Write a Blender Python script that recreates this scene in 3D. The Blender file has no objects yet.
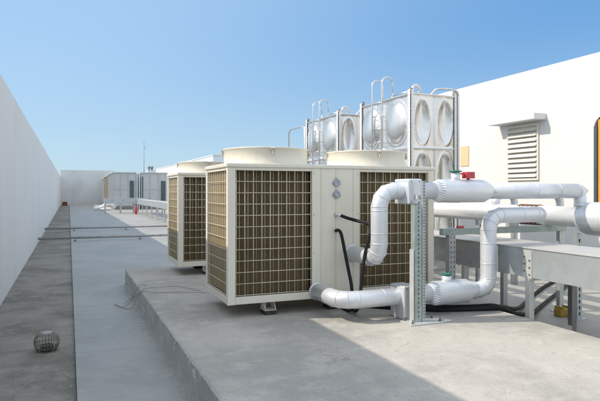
import bpy, bmesh, math, random
from mathutils import Vector, Matrix
random.seed(7)
C = bpy.context.scene.collection
PI = math.pi
R = math.radians

# ------------------------------------------------------------------ materials
def nt(name):
    m = bpy.data.materials.new(name); m.use_nodes = True
    t = m.node_tree; b = t.nodes['Principled BSDF']
    return m, t, b
def noise(t, co, scale, detail=4, rough=.55, vec=None):
    n = t.nodes.new('ShaderNodeTexNoise'); n.inputs['Scale'].default_value = scale
    n.inputs['Detail'].default_value = detail; n.inputs['Roughness'].default_value = rough
    if vec:
        mp = t.nodes.new('ShaderNodeMapping'); mp.inputs['Scale'].default_value = vec
        t.links.new(co, mp.inputs['Vector']); co = mp.outputs['Vector']
    t.links.new(co, n.inputs['Vector']); return n.outputs['Fac']
def ramp(t, fac, lo, hi):
    r = t.nodes.new('ShaderNodeMapRange'); r.inputs['From Min'].default_value = lo
    r.inputs['From Max'].default_value = hi; r.interpolation_type = 'SMOOTHSTEP'
    t.links.new(fac, r.inputs['Value']); return r.outputs['Result']
def mix(t, fac, a, b, mode='MIX'):
    n = t.nodes.new('ShaderNodeMix'); n.data_type = 'RGBA'; n.blend_type = mode
    for s, v in ((0, fac), (6, a), (7, b)):
        if isinstance(v, (int, float)): n.inputs[s].default_value = v
        elif isinstance(v, tuple): n.inputs[s].default_value = (*v, 1)
        else: t.links.new(v, n.inputs[s])
    return n.outputs[2]
def scl(t, v, k):
    n = t.nodes.new('ShaderNodeMath'); n.operation = 'MULTIPLY'; t.links.new(v, n.inputs[0]); n.inputs[1].default_value = k
    return n.outputs[0]
def add(t, a, b):
    n = t.nodes.new('ShaderNodeMath'); n.operation = 'ADD'; t.links.new(a, n.inputs[0]); t.links.new(b, n.inputs[1])
    return n.outputs[0]
def bump(t, b, h, strength, dist=.01):
    n = t.nodes.new('ShaderNodeBump'); n.inputs['Strength'].default_value = strength
    n.inputs['Distance'].default_value = dist
    t.links.new(h, n.inputs['Height']); t.links.new(n.outputs['Normal'], b.inputs['Normal'])
def coords(t, world=False):
    if world:
        return t.nodes.new('ShaderNodeNewGeometry').outputs['Position']
    return t.nodes.new('ShaderNodeTexCoord').outputs['Object']

def surf(name, col, col2=None, rough=.5, metal=0, s1=2.0, s2=30, amt=.5, bmp=.15, bs=60, streak=None, world=False, rvar=.1, spec=None):
    m, t, b = nt(name); co = coords(t, world)
    col2 = col2 or tuple(c*.8 for c in col)
    n1 = noise(t, co, s1, 5); n2 = noise(t, co, s2, 3)
    c = mix(t, scl(t, ramp(t, n1, .4, .68), amt), col, col2)
    c = mix(t, scl(t, ramp(t, n2, .45, .75), amt*.5), c, col2)
    if streak:
        n3 = noise(t, co, 1.0, 4, .6, (streak[1], streak[1], streak[2]))
        c = mix(t, scl(t, ramp(t, n3, .5, .75), streak[3]), c, streak[0])
    t.links.new(c, b.inputs['Base Color'])
    rr = t.nodes.new('ShaderNodeMapRange'); t.links.new(n1, rr.inputs['Value'])
    rr.inputs['From Min'].default_value = .3; rr.inputs['From Max'].default_value = .7
    rr.inputs['To Min'].default_value = rough-rvar; rr.inputs['To Max'].default_value = min(1, rough+rvar)
    t.links.new(rr.outputs['Result'], b.inputs['Roughness'])
    b.inputs['Metallic'].default_value = metal
    if spec is not None: b.inputs['Specular IOR Level'].default_value = spec
    if bmp: bump(t, b, noise(t, co, bs, 3), bmp, .004 if 'jacket' not in name else .016)
    return m

def concrete(name, a, b_, c_, dirt, seed=0, speck=.5, bstr=.35, grit=.5, patch=None, rough=.88, spec=.25):
    m, t, b = nt(name); co = coords(t, True)
    mp = t.nodes.new('ShaderNodeMapping'); mp.inputs['Location'].default_value = (seed*3.1, seed*1.7, 0)
    t.links.new(co, mp.inputs['Vector']); co = mp.outputs['Vector']
    n1 = noise(t, co, .7, 6, .6); n2 = noise(t, co, 3.2, 6, .65); n3 = noise(t, co, 26, 4, .7); n4 = noise(t, co, 120, 2, .6)
    n5 = noise(t, co, 1.3, 5, .6, (.35, 2.2, 1))
    c = mix(t, ramp(t, n1, .40, .60), a, b_)
    c = mix(t, scl(t, ramp(t, n2, .46, .7), .6), c, c_)
    c = mix(t, scl(t, ramp(t, n5, .55, .72), .35), c, dirt)
    c = mix(t, scl(t, ramp(t, n3, .55, .8), speck), c, dirt)
    c = mix(t, scl(t, ramp(t, n4, .6, .75), grit), c, dirt)
    if patch:
        n6 = noise(t, co, 5.5, 5, .7)
        c = mix(t, scl(t, ramp(t, n6, .58, .64), patch[1]), c, patch[0])
    # hairline cracks
    v = t.nodes.new('ShaderNodeTexVoronoi'); v.feature = 'DISTANCE_TO_EDGE'; v.inputs['Scale'].default_value = .55
    wn = t.nodes.new('ShaderNodeTexNoise'); wn.inputs['Scale'].default_value = 2.5; wn.inputs['Detail'].default_value = 6
    t.links.new(co, wn.inputs['Vector'])
    vm = t.nodes.new('ShaderNodeVectorMath'); vm.operation = 'MULTIPLY_ADD'
    t.links.new(wn.outputs['Color'], vm.inputs[0]); vm.inputs[1].default_value = (.7, .7, .7); t.links.new(co, vm.inputs[2])
    t.links.new(vm.outputs[0], v.inputs['Vector'])
    cr = ramp(t, v.outputs['Distance'], .0035, .0)
    msk = ramp(t, noise(t, co, .9, 2), .5, .62)
    mm = t.nodes.new('ShaderNodeMath'); mm.operation = 'MULTIPLY'; t.links.new(cr, mm.inputs[0]); t.links.new(msk, mm.inputs[1])
    c = mix(t, scl(t, mm.outputs[0], .55), c, tuple(k*.45 for k in dirt))
    t.links.new(c, b.inputs['Base Color'])
    b.inputs['Roughness'].default_value = rough; b.inputs['Specular IOR Level'].default_value = spec
    h = add(t, add(t, n3, scl(t, n4, .5)), scl(t, n2, 2.0))
    bump(t, b, h, bstr, .008)
    return m

M = {}
M['slab'] = concrete('slab_concrete', (.45,.425,.385), (.345,.332,.305), (.53,.505,.46), (.20,.19,.165), 1, speck=.75, grit=.9, bstr=.6, patch=((.34,.325,.295), .4))
M['slab_side'] = concrete('slab_side_concrete', (.45,.45,.44), (.38,.38,.375), (.50,.50,.48), (.27,.26,.25), 2, patch=((.66,.65,.61), .9), bstr=.7)
M['deck'] = concrete('deck_coating', (.34,.333,.31), (.29,.286,.268), (.375,.368,.34), (.21,.205,.19), 3, speck=.35, patch=((.40,.392,.362), .5), bstr=.12, grit=.2, rough=.55, spec=.45)
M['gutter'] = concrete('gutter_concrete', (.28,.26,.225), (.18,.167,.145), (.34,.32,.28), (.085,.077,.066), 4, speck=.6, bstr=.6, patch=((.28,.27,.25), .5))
M['wall'] = surf('painted_wall', (.74,.74,.73), (.70,.70,.69), .75, 0, .5, 9, .6, .35, 60, streak=((.54,.54,.53), 1.6, .14, .22), world=True)
M['bright_wall'] = surf('white_wall', (.68,.68,.67), (.64,.64,.63), .8, 0, .6, 9, .5, .25, 60, streak=((.50,.49,.46), 2.6, .14, .12), world=True)
M['far_wall'] = surf('aged_wall', (.62,.64,.64), (.5,.52,.53), .8, 0, .3, 5, .6, .2, 40, streak=((.42,.44,.45), .8, .1, .5), world=True)
M['cream'] = surf('cream_enamel', (.725,.685,.58), (.65,.61,.51), .38, 0, 1.8, 14, .35, .05, 120, streak=((.50,.45,.35), 9, .7, .25))
M['cream_dark'] = surf('cream_dark_trim', (.52,.48,.39), (.44,.40,.32), .45, 0, 3, 20, .4, .05)  # plain darker cream for the fan shroud clips
M['fin'] = surf('coil_fin', (.37,.28,.15), (.29,.215,.115), .5, .1, 3, 22, .7, .1, 90)
M['coil_dark'] = surf('coil_core', (.035,.028,.02), (.02,.016,.012), .8)
M['wire'] = surf('guard_wire', (.60,.545,.42), (.50,.445,.34), .4, 0, 6, 40, .4, 0)
M['jacket'] = surf('aluminium_jacket', (.69,.71,.74), (.60,.62,.655), .42, .42, 2.2, 12, .5, .22, 14, rvar=.07, world=True)
M['jacket_seam'] = surf('jacket_seam', (.52,.545,.58), (.42,.44,.47), .45, .4, 5, 30, .5, .1)
M['pale_jacket'] = surf('pale_jacket', (.80,.80,.79), (.7,.7,.69), .45, .3, 2, 10, .4, .2, 14, world=True)
M['galv'] = surf('galvanised_steel', (.50,.54,.55), (.38,.42,.44), .42, .55, 5, 45, .8, .12, 50, world=True)
M['galv_lid'] = surf('galvanised_lid', (.55,.54,.52), (.46,.45,.43), .45, .35, 3, 30, .6, .1, 50, world=True)
M['galv_pale'] = surf('galvanised_pale', (.62,.63,.62), (.50,.51,.50), .45, .4, 6, 40, .6, .1)
M['galv_green'] = surf('green_grey_steel', (.35,.415,.39), (.24,.29,.275), .4, .3, 8, 40, .6, .1)
M['steel_dark'] = surf('weathered_and_shaded_steel', (.25,.25,.25), (.17,.165,.16), .55, .5, 6, 40, .7, .1)
M['worn_steel'] = surf('worn_steel', (.36,.36,.36), (.27,.265,.26), .55, .3, 6, 40, .7, .1)
M['slot'] = surf('slot_shadow', (.05,.05,.05), (.03,.03,.03), .8)
M['bolt'] = surf('bolt_steel', (.22,.21,.2), (.14,.12,.1), .5, .7)
M['inox_edge'] = surf('stainless_edge', (.80,.79,.77), (.70,.69,.67), .4, .35, 4, 30, .5, .1)
M['inox'] = surf('stainless_sheet', (.74,.73,.71), (.66,.65,.63), .27, .88, 2.5, 14, .5, .06, 8, rvar=.08, streak=((.56,.51,.44), 4, .35, .3))
M['inox_tube'] = surf('stainless_tube', (.66,.66,.66), (.58,.58,.58), .28, .85, 6, 30, .4, 0)
M['rubber'] = surf('black_rubber', (.012,.012,.013), (.02,.02,.021), .65, 0, 6, 50, .5, .25, 90, spec=.25)
M['green'] = surf('green_paint', (.02,.17,.115), (.015,.11,.08), .4, 0, 8, 40, .5, .05)
M['red'] = surf('red_paint', (.55,.06,.075), (.42,.04,.05), .4, 0, 8, 40, .5, .05)
M['yellow'] = surf('yellow_paint', (.45,.29,.05), (.28,.18,.05), .55, 0, 8, 40, .8, .1)
M['orange'] = surf('orange_paint', (.75,.33,.03), (.6,.24,.02), .45, 0, 8, 40, .5, .05)
M['peach'] = surf('peach_board', (.80,.52,.32), (.74,.46,.27), .7, 0, 5, 40, .4, .05)
M['rust'] = surf('rusty_steel', (.22,.09,.05), (.12,.05,.03), .8, .2, 8, 40, .8, .3)
M['cab'] = surf('cabinet_sheet', (.46,.48,.48), (.39,.41,.41), .5, .1, 1.2, 8, .5, .05, world=True)
M['cab_tan'] = surf('cabinet_tan', (.40,.36,.30), (.3,.27,.23), .6, 0, 1.5, 8, .6, .05, world=True)
M['dark_panel'] = surf('dark_louvre', (.06,.09,.10), (.04,.06,.07), .5, 0, 3, 20, .5, .05)
M['pale_wall'] = surf('pale_blue_wall', (.66,.74,.80), (.6,.68,.74), .75, 0, .3, 5, .4, .1, world=True)
M['louvre'] = surf('cream_louvre', (.68,.66,.58), (.6,.58,.5), .5, 0, 4, 20, .5, .05)
M['glass'] = surf('green_glass', (.03,.07,.05), (.05,.10,.04), .1, 0, 3, 10, .8, 0, rvar=.03)
M['wirecage'] = surf('cage_wire', (.27,.25,.22), (.18,.15,.12), .5, .4, 8, 40, .7, .1)
M['rustwire'] = surf('tie_wire', (.20,.12,.08), (.12,.07,.05), .7, .3, 8, 40, .7, 0)
M['ground'] = surf('far_ground', (.14,.15,.11), (.22,.2,.16), .95, 0, .02, .4, .8, 0, world=True)
M['gauge'] = surf('gauge_plate', (.40,.42,.45), (.28,.30,.34), .35, .5, 14, 60, .7, .1)
M['fan'] = surf('fan_plastic', (.05,.05,.05), (.035,.035,.035), .5)
M['footblack'] = surf('foot_rubber', (.03,.03,.03), (.05,.05,.05), .8)

# ------------------------------------------------------------------ mesh builder
class MB:
    def __init__(s): s.v = []; s.f = []; s.smooth = []
    def _add(s, vs, fs, sm=False):
        o = len(s.v); s.v += [tuple(v) for v in vs]
        for f in fs: s.f.append([i+o for i in f]); s.smooth.append(sm)
    def box(s, x0, x1, y0, y1, z0, z1):
        vs = [(x,y,z) for z in (z0,z1) for y in (y0,y1) for x in (x0,x1)]
        s._add(vs, [(0,2,3,1),(4,5,7,6),(0,1,5,4),(2,6,7,3),(0,4,6,2),(1,3,7,5)]); return s
    def bar(s, a, b, w, h, up=(0,0,1)):
        a = Vector(a); b = Vector(b); d = (b-a).normalized(); up = Vector(up)
        if abs(d.dot(up)) > .95: up = Vector((0,1,0))
        sx = d.cross(up).normalized()*w/2; sy = sx.cross(d).normalized()*h/2
        vs = [p+i*sx+j*sy for p in (a,b) for i,j in ((-1,-1),(1,-1),(1,1),(-1,1))]
        s._add(vs, [(3,2,1,0),(4,5,6,7),(0,1,5,4),(1,2,6,5),(2,3,7,6),(3,0,4,7)]); return s
    def tube(s, pts, r, n=12, caps=True, sm=True):
        """pts: list of Vector; r float or list"""
        P = [Vector(p) for p in pts]; k = len(P)
        rs = r if isinstance(r, (list, tuple)) else [r]*k
        T = []
        for i in range(k):
            d = (P[min(i+1,k-1)]-P[max(i-1,0)])
            T.append(d.normalized() if d.length > 1e-9 else Vector((0,0,1)))
        u = T[0].orthogonal().normalized()
        # prefer stable frame
        vs = []
        for i in range(k):
            u = (u - T[i]*u.dot(T[i])).normalized(); w = T[i].cross(u)
            for j in range(n):
                a = 2*PI*j/n; vs.append(P[i]+rs[i]*(math.cos(a)*u+math.sin(a)*w))
        fs = [(i*n+j, i*n+(j+1)%n, (i+1)*n+(j+1)%n, (i+1)*n+j) for i in range(k-1) for j in range(n)]
        s._add(vs, fs, sm)
        if caps:
            o = len(s.v)-k*n
            s.f.append([o+j for j in range(n)][::-1]); s.smooth.append(False)
            s.f.append([o+(k-1)*n+j for j in range(n)]); s.smooth.append(False)
        return s
    def cyl(s, a, b, r, n=16, r2=None): return s.tube([a, b], [r, r if r2 is None else r2], n)
    def lathe(s, c, prof, n=48, axis='z', sm=True):
        vs = []
        c = Vector(c)
        for (r, h) in prof:
            for j in range(n):
                a = 2*PI*j/n
                vs.append(c+(Vector((r*math.cos(a), r*math.sin(a), h)) if axis == 'z' else Vector((h, r*math.cos(a), r*math.sin(a))) if axis == 'x' else Vector((r*math.sin(a), h, r*math.cos(a)))))
        k = len(prof)
        s._add(vs, [(i*n+j, i*n+(j+1)%n, (i+1)*n+(j+1)%n, (i+1)*n+j) for i in range(k-1) for j in range(n)], sm); return s
    def grid(s, fn, nu, nv, sm=True):
        vs = [fn(i/nu, j/nv) for j in range(nv+1) for i in range(nu+1)]
        s._add(vs, [(j*(nu+1)+i, j*(nu+1)+i+1, (j+1)*(nu+1)+i+1, (j+1)*(nu+1)+i) for j in range(nv) for i in range(nu)], sm); return s
    def build(s, name, mat, parent=None, bevel=0, tagd=None, local=False):
        me = bpy.data.meshes.new(name)
        off = Vector((0,0,0))
        base = None
        if parent is not None and not local:
            p = parent
            while p is not None: off += p.location; p = p.parent
        if parent is None:
            xs = [v[0] for v in s.v]; ys = [v[1] for v in s.v]; zs = [v[2] for v in s.v]
            base = Vector(((min(xs)+max(xs))/2, (min(ys)+max(ys))/2, min(zs))); off = base
        me.from_pydata([(v[0]-off.x, v[1]-off.y, v[2]-off.z) for v in s.v], [], s.f)
        me.polygons.foreach_set('use_smooth', s.smooth)
        bm = bmesh.new(); bm.from_mesh(me); bmesh.ops.recalc_face_normals(bm, faces=bm.faces); bm.to_mesh(me); bm.free()
        me.materials.append(M[mat]); me.update()
        o = bpy.data.objects.new(name, me); C.objects.link(o)
        if parent is not None: o.parent = parent
        else: o.location = base
        if bevel:
            b = o.modifiers.new('bevel', 'BEVEL'); b.width = bevel; b.segments = 2; b.limit_method = 'ANGLE'; b.angle_limit = R(40)
        return o
def tag(o, label, cat, group=None, kind=None):
    if label: o['label'] = label
    if cat: o['category'] = cat
    if group: o['group'] = group
    if kind: o['kind'] = kind
    return o
def thing(name, loc, label, cat, group=None):
    o = bpy.data.objects.new(name, None); o.empty_display_size = .2; C.objects.link(o); o.location = loc
    return tag(o, label, cat, group)
def copy_tree(o, parent=None):
    c = o.copy(); C.objects.link(c)
    if parent is not None: c.parent = parent
    for ch in [k for k in C.objects if k.parent == o]: copy_tree(ch, c)
    return c

def route(pts, bend, gores=3):
    """polyline with gored elbows; returns points and list of (pt, dir) seams"""
    P = [Vector(p) for p in pts]; out = [P[0]]; seams = []
    for i in range(1, len(P)-1):
        a = (P[i-1]-P[i]); b = (P[i+1]-P[i]); r = min(bend, a.length*.49, b.length*.49)
        a.normalize(); b.normalize()
        s0 = P[i]+a*r; e0 = P[i]+b*r; cen = P[i]+(a+b)*r
        for g in range(gores+1):
            t = g/gores*PI/2
            p = cen + (-b)*r*math.cos(t) + (-a)*r*math.sin(t)
            out.append(p)
            d = (a*-1*math.cos(t)+b*math.sin(t)); seams.append((p, d.normalized()))
    out.append(P[-1]); return out, seams
def seam_rings(mb, seams, r, w=.011):
    for p, d in seams: mb.tube([p-d*w/2, p+d*w/2], r+.0028, 28)
def straight_seams(pts, step=.55):
    res = []
    for a, b in zip(pts[:-1], pts[1:]):
        L = (b-a).length
        if L > step*1.2:
            n = int(L/step)
            for k in range(1, n+1): res.append((a+(b-a)*k/(n+1), (b-a).normalized()))
    return res
def smooth_path(pts, sub=8):
    P = [Vector(p) for p in pts]; P = [P[0]*2-P[1]]+P+[P[-1]*2-P[-2]]; out = []
    for i in range(1, len(P)-2):
        for k in range(sub):
            t = k/sub; a, b, c, d = P[i-1], P[i], P[i+1], P[i+2]
            out.append(.5*((2*b)+(-a+c)*t+(2*a-5*b+4*c-d)*t*t+(-a+3*b-3*c+d)*t**3))
    out.append(P[-2]); return out

# ------------------------------------------------------------------ constants
ZS = .32      # slab top
CAM = 1.9
XW = -1.08    # left wall face

# ------------------------------------------------------------------ setting
MB().box(-900, 900, -300, 2500, -14.2, -14).build('ground', 'ground').__setitem__('kind', 'structure')
b = MB().box(.07, 34, -6, 90, -.5, 0)
o = b.build('roof_deck', 'deck'); tag(o, None, None, kind='structure')
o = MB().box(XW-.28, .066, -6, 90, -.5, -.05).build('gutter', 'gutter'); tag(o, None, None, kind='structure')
# small kerb lip between gutter and deck
# slab with slightly wobbly arris
def slabmesh():
    mb = MB(); x0, x1, y0, y1 = 1.055, 5.26, -3.0, 11.87
    N = 260
    def wob(y, s): return .002*math.sin(y*3.1+s)+.002*math.sin(y*7.7+s*2)+random.uniform(-.004,.004)-(.012*random.random() if random.random() < .06 else 0)*-1
    left = [(x0+wob(y0+(y1-y0)*k/N, 1), y0+(y1-y0)*k/N) for k in range(N+1)]
    mb2 = MB(); n = len(left)
    vs = [(x, y, ZS-.012) for x, y in left]+[(x+.02+random.uniform(0,.012), y, ZS) for x, y in left]+[(x1, y, ZS) for x, y in left]
    fs = [(i+o_, i+1+o_, i+1+o_+n, i+o_+n) for o_ in (0, n) for i in range(n-1)]
    mb._add(vs, fs)
    mb._add([(x1,y0,ZS),(x1,y1,ZS),(x1,y1,-.01),(x1,y0,-.01)], [(0,1,2,3)])
    mb._add([(x0,y1,ZS-.012),(x1,y1,ZS),(x1,y1,-.01),(x0,y1,-.01)], [(0,1,2,3)])
    mb._add([(x0,y0,ZS-.012),(x1,y0,ZS),(x1,y0,-.01),(x0,y0,-.01)], [(3,2,1,0)])
    # side face
    rows = 6
    vs = []
    for r_ in range(rows+1):
        for i, (x, y) in enumerate(left):
            t = r_/rows
            vs.append((x + (0 if r_ == 0 else random.uniform(-.003,.003)) - (random.uniform(0,.02) if r_ == rows else 0), y, (ZS-.012)*(1-t)-.004*t))
    mb2._add(vs, [(r_*n+i, r_*n+i+1, (r_+1)*n+i+1, (r_+1)*n+i) for r_ in range(rows) for i in range(n-1)], True)
    return mb, mb2
a_, b_ = slabmesh()
o = a_.build('concrete_slab', 'slab'); tag(o, None, None, kind='structure')
o2 = b_.build('concrete_slab_edge', 'slab_side', o); 
for q in (a_,): pass
o2['kind'] = 'structure'

# left parapet wall
o = MB().box(XW-.28, XW, -6, 84, -.5, 3.9).build('parapet_wall', 'wall', bevel=.012)
tag(o, 'long tall plain white parapet wall in shade along the left gutter', 'wall')
o = MB().box(XW-.05, 5.9, 84.02, 84.4, -.5, 4.82).build('end_wall', 'far_wall', bevel=.02)
tag(o, 'pale grey-blue end wall closing the far end of the roof', 'wall')
o = MB().box(5.95, 34, 84.05, 84.35, -.5, 2.0).build('low_wall', 'far_wall', bevel=.02)
tag(o, 'low grey wall behind the far equipment cabinets', 'wall')

# right building (wall plane x = XB; positions along it scale with XB)
XB = 12.0; ZB = 5.3; G = 1.2
def zz_(z): return CAM+(z-CAM)*G
bd = thing('plant_building', (14, 8, 0), 'bright white building wall on the right with louvre and doorway', 'building')
m = MB()
yo0, yo1, zo = 6.6, 8.36*G, zz_(3.44); zw = 1.32
rc = .3
m.box(XB, XB+.3, -4, yo0, -.5, ZB); m.box(XB, XB+.3, yo1, 20.5, -.5, ZB); m.box(XB, XB+.3, yo0, yo1, zo, ZB); m.box(XB, XB+.3, yo0, yo1, -.5, zw)
for (yc, sg) in ((yo1, -1), (yo0, 1)):      # rounded corners of the opening
    pts = [(yc, zo)] + [(yc+sg*rc-sg*rc*math.cos(t*PI/12), zo-rc+rc*math.sin(t*PI/12)) for t in range(0, 7)]
    n = len(pts)
    m._add([(XB, y, z) for y, z in pts]+[(XB+.3, y, z) for y, z in pts], [tuple(range(n)), tuple(range(2*n-1, n-1, -1))]+[(i, (i+1) % n, n+(i+1) % n, n+i) for i in range(n)])
m.box(XB+.3, 26, 20.2, 20.5, -.5, ZB); m.box(XB+.3, 26, -4, -3.7, -.5, ZB); m.box(25.7, 26, -3.7, 20.2, -.5, ZB)
m.box(XB+.3, 25.7, -3.7, 20.2, ZB-.45, ZB-.35)
m.build('wall', 'bright_wall', bd)
y0, y1, z0, z1 = 9.86*G, 10.76*G, zz_(2.2), zz_(3.42)
lv = thing('wall_louvre', (XB, y0, z0), 'cream slatted ventilation louvre under the small canopy on white wall', 'louvre')
MB().box(XB-.045, XB-.003, y0-.06, y0, z0-.06, z1+.06).box(XB-.045, XB-.003, y1, y1+.06, z0-.06, z1+.06).box(XB-.045, XB-.003, y0, y1, z1, z1+.06).box(XB-.045, XB-.003, y0, y1, z0-.06, z0).build('frame', 'louvre', lv, bevel=.004)
MB().box(XB-.012, XB-.003, y0, y1, z0, z1).build('back_plate', 'cab', lv)
for k in range(10):
    z = z0+.035+k*(z1-z0-.03)/10
    mb = MB(); mb._add([(XB-.085, y0, z), (XB-.085, y1, z), (XB-.02, y1, z+.098), (XB-.02, y0, z+.098), (XB-.078, y0, z-.008), (XB-.078, y1, z-.008), (XB-.013, y1, z+.09), (XB-.013, y0, z+.09)],
        [(0,1,2,3),(7,6,5,4),(0,4,5,1),(3,2,6,7),(0,3,7,4),(1,5,6,2)])
    mb.build('slat', 'louvre', lv)
o = MB().box(XB-.44, XB-.002, 9.6*G, 11.1*G, zz_(3.52), zz_(3.66)).build('louvre_canopy', 'bright_wall', bevel=.01)
tag(o, 'small white concrete canopy slab projecting over the wall louvre', 'canopy')
o = MB().box(XB-.02, XB-.003, 12.26*G, 12.6*G, zz_(2.58), zz_(3.12)).build('blank_notice', 'peach', bevel=.002)
tag(o, 'small blank peach notice panel on white wall beside the water tank', 'notice')
dr = thing('wall_window', (XB+.1, 7, zw), 'dark wall opening with orange inner frame and green glass at right edge', 'window')
m = MB().box(XB-.01, XB+.28, yo1-.09, yo1-.003, zw+.003, zo-.25).box(XB+.02, XB+.28, yo0+.003, yo0+.09, zw+.003, zo-.25).box(XB+.02, XB+.28, yo0+.095, yo1-.095, zo-.07, zo-.003)
m.build('frame', 'dark_panel', dr)
m = MB().box(XB+.02, XB+.10, yo1-.20, yo1-.10, zw+.01, zo-.09).box(XB+.02, XB+.10, yo0+.1, yo0+.2, zw+.01, zo-.09).box(XB+.02, XB+.10, yo0+.205, yo1-.205, zo-.19, zo-.09)
m.build('inner_frame', 'orange', dr, bevel=.01)
MB().box(XB+.2, XB+.22, yo0+.095, yo1-.095, zw+.01, zo-.08).build('pane', 'glass', dr)
for yy in (yo1-.9, yo1-1.8):
    MB().box(XB+.04, XB+.09, yy-.03, yy+.03, zw+.01, zo-.2).build('mullion', 'orange', dr, bevel=.005)

# ------------------------------------------------------------------ heat pump units
def fingrid_y(mb, x0, x1, y, z0, z1, pitch=.0125, depth=.035, th=.0035):
    n = int((x1-x0)/pitch)
    for k in range(n+1):
        x = x0+k*(x1-x0)/n + random.uniform(-.0009,.0009)
        mb.box(x-th/2, x+th/2, y, y+depth, z0, z1)
def fingrid_x(mb, y0, y1, x, z0, z1, sgn, pitch=.0125, depth=.035, th=.0035):
    n = int((y1-y0)/pitch)
    for k in range(n+1):
        y = y0+k*(y1-y0)/n; a, b = sorted((x, x+sgn*depth)); mb.box(a, b, y-th/2, y+th/2, z0, z1)
UX0, UX1, UY0, UY1, UZ0, UZ1 = 1.80, 4.84, 6.69, 7.89, .49, 2.245
def make_unit():
    t = thing('heat_pump_unit', (UX0, UY0, ZS), 'nearest large cream twin fan heat pump unit with pipes and hoses attached', 'heat pump', 'cream heat pump units on the slab')
    W = .10
    gz0, gz1 = UZ0+.115, UZ1-.085
    for (x0, x1, y0, y1) in ((UX0, UX0+W, UY0, UY0+.085), (UX1-W, UX1, UY0, UY0+.085), (UX0, UX0+W, UY1-.085, UY1), (UX1-W, UX1, UY1-.085, UY1)):
        MB().box(x0, x1, y0, y1, UZ0, UZ1-.05).build('corner_post', 'cream', t, bevel=.008)
    # base rails / top rails
    m = MB()
    for y0, y1 in ((UY0+.004, UY0+.06), (UY1-.06, UY1-.004)): m.box(UX0+W, UX1-W, y0, y1, UZ0+.003, UZ0+.095)
    for x0, x1 in ((UX0+.004, UX0+.06), (UX1-.06, UX1-.004)): m.box(x0, x1, UY0+.085, UY1-.085, UZ0+.003, UZ0+.095)
    m.box(UX0+.06, UX1-.06, UY0+.06, UY1-.06, UZ0+.02, UZ0+.05)
    m.build('base_frame', 'cream', t, bevel=.006)
    m = MB().box(UX0-.012, UX1+.012, UY0-.012, UY1+.012, UZ1-.05, UZ1)
    m.build('top_cover', 'cream', t, bevel=.01)
    m = MB().box(UX0+W, UX1-W, UY0+.008, UY0+.03, UZ1-.085, UZ1-.05).box(UX0+W, UX1-W, UY1-.03, UY1-.008, UZ1-.085, UZ1-.05)
    m.box(UX0+.008, UX0+.03, UY0+.085, UY1-.085, UZ1-.085, UZ1-.05).box(UX1-.03, UX1-.008, UY0+.085, UY1-.085, UZ1-.085, UZ1-.05)
    m.build('top_rail', 'cream', t)
    # centre service panel with shallow vertical folds
    def panel(x0, x1, y, s, name):
        xs = [x0, x0+.003, x0+.12, x0+.124, x0+.132, x0+.136, x0+.335, x0+.339, x0+.347, x0+.351, x1-.11, x1-.106, x1-.098, x1-.094, x1-.003, x1]
        ds = [.02, 0, 0, .009, .009, 0, 0, .009, .009, 0, 0, .009, .009, 0, 0, .02]
        mb = MB(); n = len(xs)
        vs = [(x, y+s*d, z) for z in (UZ0+.095, UZ1-.05) for x, d in zip(xs, ds)]
        mb._add(vs, [(i, i+1, n+i+1, n+i) for i in range(n-1)])
        mb.build(name, 'cream', t)
    PX0, PX1 = 2.93, 3.635
    panel(PX0, PX1, UY0+.003, 1, 'service_panel'); panel(PX0, PX1, UY1-.003, -1, 'service_panel')
    MB().box(PX0+.01, PX1-.01, UY0+.03, UY1-.03, UZ0+.06, UZ1-.06).build('inner_box', 'coil_dark', t)
    # coils and guards
    for (x0, x1) in ((UX0+W, PX0), (PX1, UX1-W)):
        for (yy, s) in ((UY0, 1), (UY1, -1)):
            mb = MB()
            if s == 1: fingrid_y(mb, x0+.012, x1-.012, yy+.085, gz0+.0, gz1, pitch=.0105, depth=.06, th=.0018)
            else: mb.box(x0+.012, x1-.012, yy-.1, yy-.075, gz0, gz1)
            c = mb.build('coil', 'fin', t)
            if s == 1:
                mb = MB()
                for k in range(16): 
                    z = gz0+.05+k*.105
                    if z < gz1: mb.cyl((x0+.02, yy+.123, z), (x1-.02, yy+.123, z), .006, 8)
                mb.build('coil_tube', 'fin', c)
            g = MB(); nx = 9; r = .0052; yg = yy+s*.018
            for k in range(nx+1): g.cyl((x0+.012+(x1-x0-.024)*k/nx, yg, gz0-.01), (x0+.012+(x1-x0-.024)*k/nx, yg, gz1+.005), r, 6)
            nz = 11
            for k in range(nz+1): g.cyl((x0+.006, yg-s*.006, gz0+(gz1-gz0)*k/nz), (x1-.006, yg-s*.006, gz0+(gz1-gz0)*k/nz), r, 6)
            for k in range(nx): # fine second set of wires set deeper
                xx = x0+.012+(x1-x0-.024)*(k+.42)/nx; g.cyl((xx, yg+s*.02, gz0), (xx, yg+s*.02, gz1), .0022, 6)
            g.build('wire_guard', 'wire', t)
    for (xx, s) in ((UX0, 1), (UX1, -1)):
        mb = MB(); fingrid_x(mb, UY0+.1, UY1-.1, xx+s*.045, gz0, gz1, s, pitch=.009, th=.0056)
        mb.build('coil', 'fin', t)
        g = MB(); ny = 9; xg = xx+s*.016
        for k in range(ny+1): g.cyl((xg, UY0+.09+(UY1-UY0-.18)*k/ny, gz0-.01), (xg, UY0+.09+(UY1-UY0-.18)*k/ny, gz1+.005), .0035, 6)
        for k in range(12): g.cyl((xg-s*.006, UY0+.085, gz0+(gz1-gz0)*k/11), (xg-s*.006, UY1-.085, gz0+(gz1-gz0)*k/11), .0048, 6)
        g.build('wire_guard', 'wire', t)
    MB().box(UX0+.13, PX0-.012, UY0+.13, UY1-.13, UZ0+.06, UZ1-.06).box(PX1+.012, UX1-.13, UY0+.13, UY1-.13, UZ0+.06, UZ1-.06).build('coil_core', 'coil_dark', t)
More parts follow.
